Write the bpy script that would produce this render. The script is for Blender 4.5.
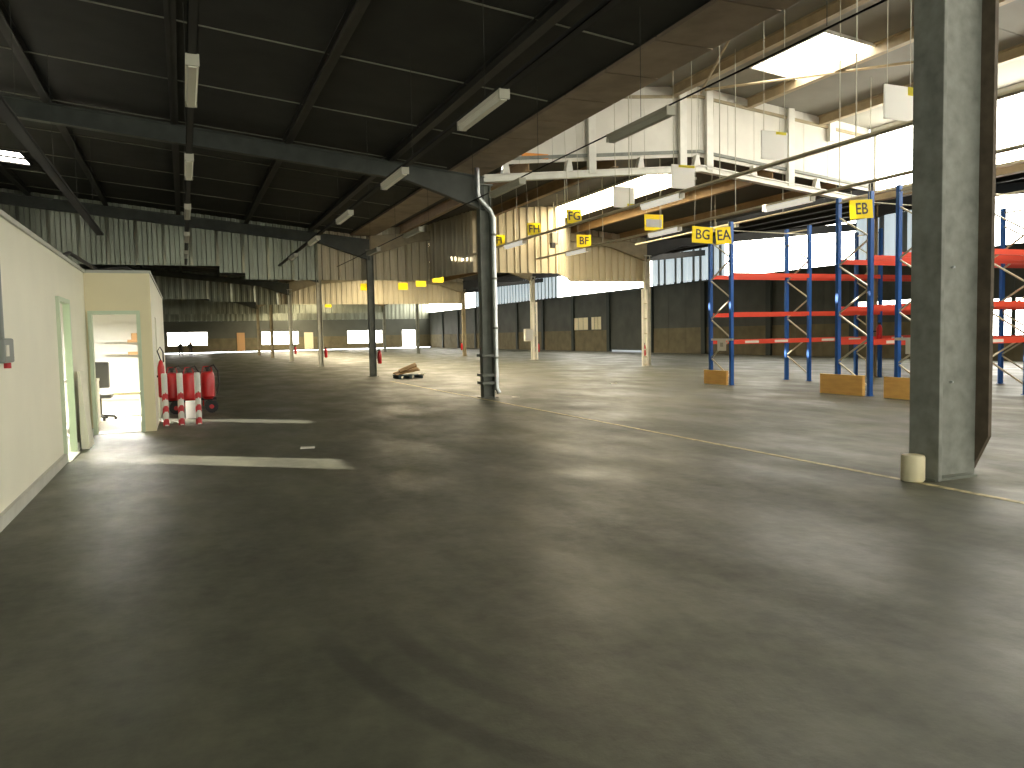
import bpy, math, random
from mathutils import Vector, Matrix
random.seed(7)
S = bpy.context.scene
COL = S.collection
for o in list(bpy.data.objects):
    bpy.data.objects.remove(o)

# ------------------------------------------------------------------ camera
yaw, pitch, roll, focal = math.radians(22.609), math.radians(3.593), math.radians(-1.172), 784.88
cd = bpy.data.cameras.new('camera'); cam = bpy.data.objects.new('camera', cd); COL.objects.link(cam)
d = Vector((math.sin(yaw)*math.cos(pitch), math.cos(yaw)*math.cos(pitch), -math.sin(pitch)))
r = Vector((math.cos(yaw), -math.sin(yaw), 0)); u = r.cross(d)
r2 = r*math.cos(roll) + u*math.sin(roll); u2 = -r*math.sin(roll) + u*math.cos(roll)
cam.matrix_world = Matrix(((r2.x, u2.x, -d.x, 0), (r2.y, u2.y, -d.y, 0), (r2.z, u2.z, -d.z, 1.6), (0, 0, 0, 1)))
cd.sensor_width = 36; cd.lens = focal*36/1024; cd.clip_end = 400
S.camera = cam
# ------------------------------------------------------------------ light
w = bpy.data.worlds.new('sky'); S.world = w; w.use_nodes = True
bg = w.node_tree.nodes['Background']; bg.inputs[0].default_value = (.86, .93, 1, 1); bg.inputs[1].default_value = 2.5
sl = bpy.data.lights.new('sun', 'SUN'); sl.energy = 22; sl.angle = math.radians(.6); sl.color = (1, .93, .8)
sun = bpy.data.objects.new('sun', sl); COL.objects.link(sun)
el = math.radians(22)
sun.rotation_euler = Vector((.79*math.cos(el), -.613*math.cos(el), -math.sin(el))).to_track_quat('-Z', 'Y').to_euler()
sun.location = (-30, 40, 30)
S.view_settings.view_transform = 'Standard'; S.view_settings.look = 'None'
S.view_settings.gamma = 1; S.view_settings.use_curve_mapping = False
S.view_settings.exposure = 0.0
DAY = 13.0          # brightness of daylight seen in rooflights and glazing

# ------------------------------------------------------------------ materials
M = {}
def mat(name, col, rough=.6, metal=0, noise=0, scale=4, bump=0, spec=.5, emit=None, es=0, stretch=None):
    m = bpy.data.materials.new(name); m.use_nodes = True; nt = m.node_tree; b = nt.nodes['Principled BSDF']
    b.inputs['Base Color'].default_value = (*col, 1); b.inputs['Roughness'].default_value = rough
    b.inputs['Metallic'].default_value = metal; b.inputs['Specular IOR Level'].default_value = spec
    if emit: b.inputs['Emission Color'].default_value = (*emit, 1); b.inputs['Emission Strength'].default_value = es
    if noise or bump:
        g = nt.nodes.new('ShaderNodeNewGeometry'); mp = nt.nodes.new('ShaderNodeMapping')
        nt.links.new(g.outputs['Position'], mp.inputs['Vector'])
        if stretch: mp.inputs['Scale'].default_value = stretch
        n = nt.nodes.new('ShaderNodeTexNoise'); n.inputs['Scale'].default_value = scale; n.inputs['Detail'].default_value = 6
        nt.links.new(mp.outputs[0], n.inputs['Vector'])
        if noise:
            mx = nt.nodes.new('ShaderNodeMix'); mx.data_type = 'RGBA'
            mx.inputs[6].default_value = (*[c*(1-noise) for c in col], 1); mx.inputs[7].default_value = (*[min(1, c*(1+noise)) for c in col], 1)
            rp = nt.nodes.new('ShaderNodeMapRange'); rp.inputs[1].default_value = .3; rp.inputs[2].default_value = .7
            nt.links.new(n.outputs[0], rp.inputs[0]); nt.links.new(rp.outputs[0], mx.inputs[0]); nt.links.new(mx.outputs[2], b.inputs['Base Color'])
        if bump:
            bp = nt.nodes.new('ShaderNodeBump'); bp.inputs['Strength'].default_value = bump; bp.inputs['Distance'].default_value = .02
            nt.links.new(n.outputs[0], bp.inputs['Height']); nt.links.new(bp.outputs[0], b.inputs['Normal'])
    M[name] = m; return m
def emis(name, col, s): return mat(name, (.8, .8, .8), .4, emit=col, es=s)

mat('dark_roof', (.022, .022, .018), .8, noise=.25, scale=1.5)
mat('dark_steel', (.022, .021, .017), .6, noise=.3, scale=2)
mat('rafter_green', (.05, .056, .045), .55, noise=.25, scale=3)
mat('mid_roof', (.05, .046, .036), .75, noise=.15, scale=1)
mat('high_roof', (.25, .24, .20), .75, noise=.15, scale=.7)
mat('purlin_tan', (.42, .33, .20), .6, noise=.15, scale=3)
mat('purlin_mid', (.30, .19, .085), .6, noise=.15, scale=3)
mat('soffit', (.30, .23, .165), .7, noise=.2, scale=2)
mat('white_sheet', (.62, .60, .53), .55, noise=.06, scale=2)
mat('white_steel', (.66, .65, .58), .5, noise=.08, scale=4)
mat('galvanised_shaded', (.27, .285, .22), .32, metal=.45, noise=.28, scale=1.2, stretch=(1.2, 1.2, .35))  # curtain metal with the shade away from the skylights put into its colour
mat('galvanised_lit', (.52, .46, .32), .5, metal=.15, noise=.15, scale=.8, stretch=(1, 1, .3))  # same curtain metal with warm skylight put into its colour
mat('zinc', (.45, .47, .47), .3, metal=.8, noise=.15, scale=5)
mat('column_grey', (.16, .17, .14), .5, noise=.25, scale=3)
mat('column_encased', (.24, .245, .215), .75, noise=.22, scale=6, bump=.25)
mat('column_brown', (.10, .075, .05), .75, noise=.3, scale=6)  # browner tone for the far flange
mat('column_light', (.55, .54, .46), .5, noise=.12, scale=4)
mat('column_olive', (.30, .25, .15), .6, noise=.2, scale=3)
mat('cream', (.84, .82, .67), .5, noise=.03, scale=1.2)
mat('cream_yellow', (.84, .75, .50), .55, noise=.04, scale=1)
mat('grey_block', (.40, .40, .35), .8, noise=.12, scale=8, bump=.2)
mat('skirting', (.50, .50, .44), .6, noise=.1, scale=3)
mat('door_green', (.60, .70, .52), .45)
mat('office_white', (.85, .83, .76), .6)
mat('office_floor', (.6, .57, .48), .5)
mat('wall_dark', (.066, .073, .062), .65, noise=.25, scale=.8)
mat('plinth', (.16, .135, .075), .8, noise=.2, scale=1.5)
mat('pillar_dark', (.025, .035, .03), .6)
mat('far_wall', (.10, .105, .085), .7, noise=.15, scale=.5)
mat('rack_blue', (.02, .105, .38), .4)
mat('rack_red', (.75, .075, .035), .45)
mat('brace_zinc', (.62, .57, .42), .4, metal=.3)
mat('label_white', (.78, .75, .66), .6)
mat('kick_wood', (1.0, .53, .15), .6, noise=.12, scale=3, stretch=(1, 1, 6))
mat('sign_yellow', (.95, .82, .03), .5)
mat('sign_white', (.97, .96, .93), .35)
mat('sign_ink', (.02, .025, .03), .6)
mat('tray', (.72, .64, .46), .5, noise=.1)
mat('tray_dark', (.012, .012, .01), .7)
mat('wire_dark', (.05, .05, .04), .6)
mat('lamp_white', (.86, .83, .70), .35)
mat('lamp_lit', (.86, .83, .70), .35, emit=(1, .95, .82), es=.5)
mat('lamp_dim', (.42, .40, .31), .45)
mat('joint_grey', (.20, .195, .15), .6)
mat('wire', (.5, .48, .38), .5)
mat('red_paint', (.55, .012, .015), .3)
mat('red_stripe', (.55, .03, .04), .5)
mat('white_stripe', (.72, .72, .66), .5)
mat('black_rubber', (.015, .015, .015), .6)
mat('grey_plastic', (.22, .24, .22), .5)
mat('cardboard', (.38, .24, .10), .8, noise=.12, scale=6)
mat('pallet_teal', (.03, .06, .065), .7)
mat('chair_grey', (.16, .16, .15), .7)
mat('shelf_wood', (.55, .32, .14), .6)
mat('orange_panel', (.75, .28, .04), .6)
mat('floor_paint', (.42, .36, .19), .6, noise=.5, scale=9)
mat('jacket', (.03, .032, .03), .8); mat('trousers', (.035, .03, .025), .8); mat('skin', (.4, .24, .16), .6); mat('hair', (.03, .02, .015), .7)
mat('tarmac', (.55, .54, .5), .9)
emis('daylight', (1, .96, .84), DAY)
emis('daylight_soft', (.86, .94, 1), DAY*.6)
emis('daylight_blue', (.70, .84, .90), .7); mat('rib_grey', (.25, .28, .28), .5)
emis('fill_back', (.98, 1, .86), DAY*.8); emis('fill_back_dim', (1, .95, .84), DAY*.25)  # fill light for the unseen panes added behind the viewer
emis('daylight_warm', (1, .95, .85), DAY*1.2)
emis('office_fill', (1, .96, .86), 420)  # strong fill for the lamp added inside the office
emis('daylight_mid', (1, .84, .56), DAY*2.0)
for k in ('sign_white', 'sign_yellow'):
    b = M[k].node_tree.nodes['Principled BSDF']; nt = M[k].node_tree
    tl = nt.nodes.new('ShaderNodeBsdfTranslucent'); tl.inputs[0].default_value = b.inputs['Base Color'].default_value
    mx = nt.nodes.new('ShaderNodeMixShader'); mx.inputs[0].default_value = .6
    nt.links.new(b.outputs[0], mx.inputs[1]); nt.links.new(tl.outputs[0], mx.inputs[2]); nt.links.new(mx.outputs[0], nt.nodes['Material Output'].inputs[0])
# clear pane
gm = bpy.data.materials.new('clear_pane'); gm.use_nodes = True; nt = gm.node_tree; nt.nodes.remove(nt.nodes['Principled BSDF'])
tr = nt.nodes.new('ShaderNodeBsdfTransparent'); gl = nt.nodes.new('ShaderNodeBsdfGlossy'); gl.inputs['Roughness'].default_value = .05
mx = nt.nodes.new('ShaderNodeMixShader'); mx.inputs[0].default_value = .07
nt.links.new(tr.outputs[0], mx.inputs[1]); nt.links.new(gl.outputs[0], mx.inputs[2]); nt.links.new(mx.outputs[0], nt.nodes['Material Output'].inputs[0]); M['clear_pane'] = gm

def floor_material():
    m = bpy.data.materials.new('concrete_floor'); m.use_nodes = True; nt = m.node_tree; L = nt.links.new; N = nt.nodes.new
    b = nt.nodes['Principled BSDF']; g = N('ShaderNodeNewGeometry')
    def noise(scale, detail, stretch=(1, 1, 1), rot=0, lo=.35, hi=.65):
        mp = N('ShaderNodeMapping'); mp.inputs['Scale'].default_value = stretch; mp.inputs['Rotation'].default_value = (0, 0, rot); L(g.outputs['Position'], mp.inputs['Vector'])
        n = N('ShaderNodeTexNoise'); n.inputs['Scale'].default_value = scale; n.inputs['Detail'].default_value = detail; n.inputs['Roughness'].default_value = .62
        L(mp.outputs[0], n.inputs['Vector'])
        rp = N('ShaderNodeMapRange'); rp.inputs[1].default_value = lo; rp.inputs[2].default_value = hi; L(n.outputs[0], rp.inputs[0]); return rp.outputs[0]
    def mixc(f, a, c):
        x = N('ShaderNodeMix'); x.data_type = 'RGBA'; L(f, x.inputs[0])
        for i, q in ((6, a), (7, c)):
            if isinstance(q, tuple): x.inputs[i].default_value = (*q, 1)
            else: L(q, x.inputs[i])
        return x.outputs[2]
    def math_(op, a, c=None):
        x = N('ShaderNodeMath'); x.operation = op
        for i, q in ((0, a), (1, c)):
            if q is None: continue
            if isinstance(q, (int, float)): x.inputs[i].default_value = q
            else: L(q, x.inputs[i])
        return x.outputs[0]
    big = noise(.3, 6, rot=.4, lo=.38, hi=.62); med = noise(1.3, 8, (1, .5, 1), .3, .4, .6); fine = noise(7, 8)
    c = mixc(big, (.070, .074, .050), (.138, .136, .092))
    c = mixc(math_('MULTIPLY', med, .7), c, (.046, .046, .034))
    c = mixc(math_('MULTIPLY', noise(3.2, 8, (1, .6, 1), .2, .42, .62), .45), c, (.048, .05, .036))
    c = mixc(math_('MULTIPLY', fine, .28), c, (.165, .16, .115))
    # tyre marks: arcs of dark rubber
    sx = N('ShaderNodeSeparateXYZ'); L(g.outputs['Position'], sx.inputs[0])
    for cx, cy, R, wd, amt in ((3.6, 4.3, 2.95, .06, .7), (3.6, 4.3, 2.62, .06, .6), (3.6, 4.3, 2.4, .05, .5), (-9, 6, 10.2, .06, .25)):
        dx = math_('SUBTRACT', sx.outputs[0], cx); dy = math_('SUBTRACT', sx.outputs[1], cy)
        dd = math_('SQRT', math_('ADD', math_('MULTIPLY', dx, dx), math_('MULTIPLY', dy, dy)))
        e = math_('ABSOLUTE', math_('SUBTRACT', dd, R))
        rp = N('ShaderNodeMapRange'); rp.interpolation_type = 'SMOOTHSTEP'; rp.inputs[1].default_value = wd*.5; rp.inputs[2].default_value = wd*1.6; rp.inputs[3].default_value = amt; rp.inputs[4].default_value = 0
        L(e, rp.inputs[0])
        yr = N('ShaderNodeMapRange'); yr.inputs[1].default_value = 4.5; yr.inputs[2].default_value = 3.7; L(sx.outputs[1], yr.inputs[0])
        xr = N('ShaderNodeMapRange'); xr.inputs[1].default_value = 1.75; xr.inputs[2].default_value = 1.15; L(sx.outputs[0], xr.inputs[0])
        f = math_('MULTIPLY', math_('MULTIPLY', rp.outputs[0], math_('MULTIPLY', yr.outputs[0], xr.outputs[0])), math_('ADD', math_('MULTIPLY', fine, .5), .5))
        c = mixc(f, c, (.028, .028, .024))
    L(c, b.inputs['Base Color'])
    rr = N('ShaderNodeMapRange'); rr.inputs[3].default_value = .38; rr.inputs[4].default_value = .66; L(noise(.9, 6, (1, .5, 1), .5, .34, .66), rr.inputs[0]); L(rr.outputs[0], b.inputs['Roughness'])
    bp = N('ShaderNodeBump'); bp.inputs['Strength'].default_value = .12; bp.inputs['Distance'].default_value = .01; L(fine, bp.inputs['Height']); L(bp.outputs[0], b.inputs['Normal'])
    b.inputs['Specular IOR Level'].default_value = .36
    M['concrete_floor'] = m
floor_material()

# ------------------------------------------------------------------ builders
def V(*a): return Vector(a)
class MB:
    def __init__(s): s.v = []; s.f = []; s.m = []
    def poly(s, pts, m=0):
        n = len(s.v); s.v += [tuple(p) for p in pts]; s.f.append(tuple(range(n, n+len(pts)))); s.m.append(m)
    def hexa(s, p, m=0):
        n = len(s.v); s.v += [tuple(q) for q in p]
        for f in ((3, 2, 1, 0), (4, 5, 6, 7), (0, 1, 5, 4), (1, 2, 6, 5), (2, 3, 7, 6), (3, 0, 4, 7)):
            s.f.append(tuple(n+i for i in f)); s.m.append(m)
    def box(s, x0, x1, y0, y1, z0, z1, m=0):
        s.hexa([(x0, y0, z0), (x1, y0, z0), (x1, y1, z0), (x0, y1, z0), (x0, y0, z1), (x1, y0, z1), (x1, y1, z1), (x0, y1, z1)], m); return s
    def bar(s, p, q, w, h, up=(0, 0, 1), m=0):
        p = Vector(p); q = Vector(q); t = (q-p).normalized(); up = Vector(up)
        if abs(t.dot(up)) > .97: up = Vector((0, 1, 0)) if abs(t.y) < .9 else Vector((1, 0, 0))
        a = t.cross(up).normalized()*w/2; c = a.cross(t).normalized()*h/2
        s.hexa([p-a-c, p+a-c, p+a+c, p-a+c, q-a-c, q+a-c, q+a+c, q-a+c], m); return s
    def tube(s, path, rad, n=8, m=0, cap=True):
        path = [Vector(p) for p in path]; rings = []
        ref = Vector((0, 0, 1))
        for i, p in enumerate(path):
            t = (path[min(i+1, len(path)-1)]-path[max(i-1, 0)]).normalized()
            if abs(t.dot(ref)) > .95: ref = Vector((1, 0, 0)) if abs(t.x) < .9 else Vector((0, 1, 0))
            a = t.cross(ref).normalized(); c = a.cross(t).normalized(); ref = c
            R = rad[i] if isinstance(rad, (list, tuple)) else rad
            b = len(s.v); s.v += [tuple(p+a*R*math.cos(2*math.pi*k/n)+c*R*math.sin(2*math.pi*k/n)) for k in range(n)]; rings.append(b)
        for i in range(len(rings)-1):
            for k in range(n):
                s.f.append((rings[i]+k, rings[i]+(k+1) % n, rings[i+1]+(k+1) % n, rings[i+1]+k)); s.m.append(m)
        if cap:
            s.f.append(tuple(rings[0]+k for k in reversed(range(n)))); s.m.append(m)
            s.f.append(tuple(rings[-1]+k for k in range(n))); s.m.append(m)
        return s
    def lathe(s, prof, c, n=16, m=0, mf=None):
        b = len(s.v)
        for rr, z in prof: s.v += [(c[0]+rr*math.cos(2*math.pi*k/n), c[1]+rr*math.sin(2*math.pi*k/n), c[2]+z) for k in range(n)]
        for i in range(len(prof)-1):
            for k in range(n):
                s.f.append((b+i*n+k, b+i*n+(k+1) % n, b+(i+1)*n+(k+1) % n, b+(i+1)*n+k)); s.m.append(mf(i, k) if mf else m)
        s.f.append(tuple(b+k for k in reversed(range(n)))); s.m.append(m)
        s.f.append(tuple(b+(len(prof)-1)*n+k for k in range(n))); s.m.append(m)
        return s
    def prism(s, pts, ext, m=0):
        n = len(pts); b = len(s.v); e = Vector(ext)
        s.v += [tuple(p) for p in pts]+[tuple(Vector(p)+e) for p in pts]
        s.f.append(tuple(b+i for i in reversed(range(n)))); s.m.append(m); s.f.append(tuple(b+n+i for i in range(n))); s.m.append(m)
        for i in range(n): s.f.append((b+i, b+(i+1) % n, b+n+(i+1) % n, b+n+i)); s.m.append(m)
        return s
    def build(s, name, mats, parent=None, smooth=False, base=None, bevel=0):
        if isinstance(mats, str): mats = [mats]
        off = wloc(parent) if parent else (Vector(base) if base is not None else Vector((0, 0, 0)))
        me = bpy.data.meshes.new(name); me.from_pydata([tuple(Vector(p)-off) for p in s.v], [], s.f)
        for k in mats: me.materials.append(M[k])
        if len(mats) > 1: me.polygons.foreach_set('material_index', s.m)
        if smooth: me.polygons.foreach_set('use_smooth', [True]*len(s.f))
        import bmesh
        bm = bmesh.new(); bm.from_mesh(me); bmesh.ops.recalc_face_normals(bm, faces=bm.faces); bm.to_mesh(me); bm.free()
        if smooth and hasattr(me, 'set_sharp_from_angle'): me.set_sharp_from_angle(angle=math.radians(40))
        o = bpy.data.objects.new(name, me); COL.objects.link(o)
        if parent: o.parent = parent
        elif base is not None: o.location = base
        if bevel:
            bv = o.modifiers.new('bevel', 'BEVEL'); bv.width = bevel; bv.segments = 2
        return o
def wloc(o):
    p = Vector((0, 0, 0))
    while o: p += o.location; o = o.parent
    return p
def tag(o, label, cat=None, group=None, kind=None):
    if label: o['label'] = label
    if cat: o['category'] = cat
    if group: o['group'] = group
    if kind: o['kind'] = kind
    return o
def thing(name, loc, label, cat, group=None):
    o = bpy.data.objects.new(name, None); COL.objects.link(o); o.location = loc; o.empty_display_size = .2
    return tag(o, label, cat, group)
def struct(o, label=None): return tag(o, label, None, None, 'structure')
def sroot(name, loc=(0, 0, 0), label=None):
    o = bpy.data.objects.new(name, None); COL.objects.link(o); o.location = loc; return struct(o, label)
def copy_tree(o, parent=None):
    c = o.copy(); COL.objects.link(c); c.parent = parent
    for ch in [x for x in bpy.data.objects if x.parent == o]: copy_tree(ch, c)
    return c
def copy_thing(o, loc, label, group=None, rz=None):
    kids = list(o.children); c = o.copy(); COL.objects.link(c); c.location = loc
    if rz is not None: c.rotation_euler = (0, 0, rz)
    tag(c, label, None, group)
    for k in kids:
        q = k.copy(); COL.objects.link(q); q.parent = c
        for g in list(k.children):
            z = g.copy(); COL.objects.link(z); z.parent = q
    return c
def ordinal(i): return ['first', 'second', 'third', 'fourth', 'fifth', 'sixth', 'seventh', 'eighth', 'ninth', 'tenth', 'eleventh', 'twelfth'][i]

# ------------------------------------------------------------------ grid of the hall
XL, XA, XB, XR = -6.04, 7.16, 20.36, 33.5
YG = [5.6+13.22*k for k in range(9)]           # 5.6, 18.8, 32.0, 45.3, 58.5, 71.7, 84.9, 98.1, 111.4
YB, YC, YE, YF, YFAR, YBACK = YG[1], YG[2], YG[4], YG[6], 111.3, -7.6
def z_left(x): return 5.77+.1*(7.16-x)         # underside of the three roofs
def z_mid(x): return 6.72-.1*abs(x-13.76)
def z_right(x): return 6.05+.1*(x-20.36)
def z_high(x): return 8.5-.1*abs(x-13.76)

# ------------------------------------------------------------------ floor
mb = MB(); mb.box(-40, 60, -20, 150, -.3, 0)
struct(mb.build('floor', 'concrete_floor'), 'grey worn concrete floor with dark tyre marks')
mb = MB(); mb.box(6.85, 6.93, 3.0, 28, 0, .003)
struct(mb.build('trim_1', 'floor_paint'), 'thin faded yellow line painted on the floor along the columns')

# ------------------------------------------------------------------ roofs
def roof(name, label, xa, xb, zf, y0, y1, step, m, pur, purm, skip=(), ph=.2, pw=.09, lights=(), lm='daylight', frame='white_steel', joint=None):
    root = sroot(name, ((xa+xb)/2, (y0+y1)/2, zf((xa+xb)/2)), label)
    n = max(1, round((y1-y0)/step)); st = (y1-y0)/n
    xs = [xa, xb] if (xa-13.76)*(xb-13.76) >= 0 else [xa, 13.76, xb]
    for i in range(n):
        if i in skip: continue
        a, b = y0+i*st+.012, y0+(i+1)*st-.012
        for p, q in zip(xs[:-1], xs[1:]):
            mb = MB(); mb.hexa([(p, a, zf(p)), (q, a, zf(q)), (q, b, zf(q)), (p, b, zf(p)), (p, a, zf(p)+.1), (q, a, zf(q)+.1), (q, b, zf(q)+.1), (p, b, zf(p)+.1)])
            mb.build('roof_sheet', m, root)
    mb = MB()
    for p, q in zip(xs[:-1], xs[1:]):
        if skip:
            segs = []; cur = y0
            for i in sorted(skip): segs.append((cur, y0+i*st)); cur = y0+(i+1)*st
            segs.append((cur, y1))
        else: segs = [(y0, y1)]
        for a, b in segs:
            mb.hexa([(p, a, zf(p)+.1), (q, a, zf(q)+.1), (q, b, zf(q)+.1), (p, b, zf(p)+.1), (p, a, zf(p)+.16), (q, a, zf(q)+.16), (q, b, zf(q)+.16), (p, b, zf(p)+.16)])
    mb.build('roof_deck', m, root)
    for x in pur:
        z = zf(x); mb = MB()
        mb.box(x-pw/2*.25, x+pw/2*.25, y0, y1, z-ph, z); mb.box(x-pw, x+pw, y0, y1, z-ph, z-ph+.02); mb.box(x-pw, x+pw, y0, y1, z-.02, z)
        mb.build('purlin', purm, root)
    if joint:
        for i in range(1, n):
            y = y0+i*st; mb = MB(); mb.bar((xa+.1, y, zf(xa+.1)-.015), (xb-.1, y, zf(xb-.1)-.015), .022, .02); mb.build('joint_strip', joint, root)
    for (x0, x1, ya, yb) in lights:
        mb = MB(); mb.hexa([(x0, ya, zf(x0)-.03), (x1, ya, zf(x1)-.03), (x1, yb, zf(x1)-.03), (x0, yb, zf(x0)-.03), (x0, ya, zf(x0)), (x1, ya, zf(x1)), (x1, yb, zf(x1)), (x0, yb, zf(x0))])
        sk = mb.build('skylight', lm, root); sk['label'] = 'bright translucent skylight sheet'
        fr = MB()
        for a, b in (((x0, ya), (x1, ya)), ((x0, yb), (x1, yb)), ((x0, ya), (x0, yb)), ((x1, ya), (x1, yb))):
            fr.bar((a[0], a[1], zf(a[0])-.03), (b[0], b[1], zf(b[0])-.03), .06, .06)
        fr.build('skylight_frame', frame, sk)
    return root
purl = [7.16-2.38*k for k in range(1, 6)]
nl = round((YFAR-YBACK)/3.0); stl = (YFAR-YBACK)/nl
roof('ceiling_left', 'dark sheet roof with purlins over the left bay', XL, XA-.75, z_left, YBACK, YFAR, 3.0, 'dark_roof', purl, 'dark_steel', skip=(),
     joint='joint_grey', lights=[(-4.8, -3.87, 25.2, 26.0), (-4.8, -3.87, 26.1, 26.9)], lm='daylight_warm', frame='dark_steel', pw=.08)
roof('ceiling_middle', 'low pitched roof over the middle bay beyond the white gable', XA+.3, XB, z_mid, YB+.15, YFAR, 6.6, 'mid_roof', [8.5, 11.1, 16.5, 19.0], 'purlin_mid',
     lights=[(13.95, 15.5, 21.4, 30.2)]+[(13.95, 15.5, y+2.5, y+9.5) for y in YG[2:8]]+[(11.9, 13.5, y+1.5, y+10.5) for y in YG[2:8]], ph=.34, lm='daylight_mid')  # all after the first are hidden skylights added to brighten the far bays
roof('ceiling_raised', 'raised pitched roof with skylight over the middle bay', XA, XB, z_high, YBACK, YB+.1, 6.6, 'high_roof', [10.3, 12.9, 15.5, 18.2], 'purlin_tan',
     lights=[(13.95, 15.7, 14.3, 16.9), (13.95, 15.7, 6.5, 9.1), (13.95, 15.7, -2.5, .1), (11.8, 13.5, .5, 4.0), (11.8, 13.5, 5.0, 8.3)], ph=.28)  # all after the first are unseen skylights added for fill light
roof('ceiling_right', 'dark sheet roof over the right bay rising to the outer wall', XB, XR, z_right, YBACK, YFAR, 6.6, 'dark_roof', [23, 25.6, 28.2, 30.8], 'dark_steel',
     lights=[(27, 28.2, y+2.5, y+8.5) for y in YG[3:8]])  # skylights added to light the right wall area

# valley gutter soffit between the dark left roof and the raised roof
g = sroot('trim_2', (XA-.3, 50, 5.75), 'brown boarded soffit of the valley gutter over the column row')
yy = YBACK
while yy < YFAR-.1:
    y1 = min(yy+1.45, YFAR); mb = MB(); mb.box(6.42, 7.42, yy+.02, y1-.02, 5.76, 5.82); mb.build('soffit_board', 'soffit', g); yy = y1
mb = MB(); mb.box(6.42, 7.42, YBACK, YFAR, 5.83, 5.95); mb.build('gutter_bed', 'dark_steel', g)
mb = MB(); mb.tube([(7.5, YBACK, 5.98), (7.5, YB-.2, 5.98)], .03, 8); mb.build('edge_pipe', 'white_steel', g)
# wall between raised roof and left roof (faces the middle bay)
ws = sroot('wall_raised_left', (7.25, 5.6, 5.95), 'sheeted upstand under the raised roof above the gutter')
yy = YBACK
while yy < YB-.05:
    y1 = min(yy+1.1, YB); mb = MB(); mb.box(7.18, 7.24, yy+.005, y1-.005, 5.95, z_high(7.2)); mb.build('wall_panel', 'white_sheet', ws); yy = y1

# clerestory glazing on the right of the raised roof
cl = sroot('window_1', (20.36, 5.6, 5.6), 'long bright clerestory window under the raised roof')
mb = MB(); mb.box(20.26, 20.42, YBACK, YB, 7.66, 7.84); mb.build('window_head', 'white_steel', cl)
mb = MB(); mb.box(20.2, 20.45, YBACK, YB, 5.56, 5.86); mb.build('window_sill', 'purlin_tan', cl)
n = 8; st = (YB-.12-YBACK)/n
for i in range(n):
    a = YBACK+i*st
    mb = MB(); mb.box(20.35, 20.38, a+.05, a+st-.05, 5.86, 7.66); mb.build('pane', 'daylight', cl)
    mb = MB(); mb.box(20.3, 20.41, a+st-.05, a+st+.05, 5.86, 7.66); mb.build('mullion', 'white_steel', cl)

# white gable wall above the low roof
gw = sroot('wall_gable', (13.76, YB, 6), 'white sheeted gable wall between the low and raised roofs')
def gz0(x): return 6.56-.1*abs(x-13.76)
def gz1(x): return z_high(x)
x = XA+.1
xs = []
while x < XB-.2: xs.append(x); x += .94
xs.append(XB-.12)
for a, b in zip(xs[:-1], xs[1:]):
    cuts = [a, b] if not a < 13.76 < b else [a, 13.76, b]
    for p, q in zip(cuts[:-1], cuts[1:]):
        p2, q2 = p+.008, q-.008
        mb = MB(); mb.hexa([(p2, YB+.05, gz0(p2)), (q2, YB+.05, gz0(q2)), (q2, YB+.1, gz0(q2)), (p2, YB+.1, gz0(p2)), (p2, YB+.05, gz1(p2)), (q2, YB+.05, gz1(q2)), (q2, YB+.1, gz1(q2)), (p2, YB+.1, gz1(p2))])
        mb.build('wall_panel', 'white_sheet', gw)
for dz0, dz1, t, mm in ((-.32, -.24, .05, 'column_olive'), (-1.85, -1.76, .06, 'column_grey')):
    for p, q in ((XA+.3, 13.76), (13.76, XB-.2)):
        mb = MB(); mb.bar((p, YB+.02, gz1(p)+(dz0+dz1)/2), (q, YB+.02, gz1(q)+(dz0+dz1)/2), .06, .08); mb.build('rail', mm, gw)
for x in (10.26, 13.15, 14.05, 17.0, 18.6):
    mb = MB(); zb = 6.2-.1*abs(x-13.76); mb.box(x-.11, x+.11, YB-.1, YB+.04, zb if x != 18.6 else gz1(x)-.7, gz1(x)-.02); mb.build('gable_post', 'white_steel', gw)
for x in (7.75, 9.55, 11.75, 13.6, 15.6, 18.0):
    zb = 6.28-.1*abs(x-13.76); mb = MB(); mb.prism([(x-.1, YB-.1, zb), (x+.12, YB-.1, zb), (x+.07, YB-.1, zb+.3), (x-.02, YB-.1, zb+.3)], (0, .16, 0)); mb.build('bracket', 'white_steel', gw)
mb = MB(); mb.box(8.25, 9.0, YB+.0, YB+.04, 6.16, 6.28); mb.build('orange_strip', 'orange_panel', gw)
# bracing rods of the raised roof
for i, (a, b, lb) in enumerate((((13.3, 17.95, 8.1), (17.6, 13.0, 7.95), 'thin pale brace rod running from the gable post below the raised skylight'),
                            ((13.35, 18.2, 8.1), (10.6, 13.0, 7.95), 'thin pale brace rod rising from the gable post towards the gutter'))):
    mb = MB(); mb.tube([a, b], .035, 6); tag(mb.build('brace_rod', 'purlin_tan', base=a), lb, 'rod')

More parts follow.
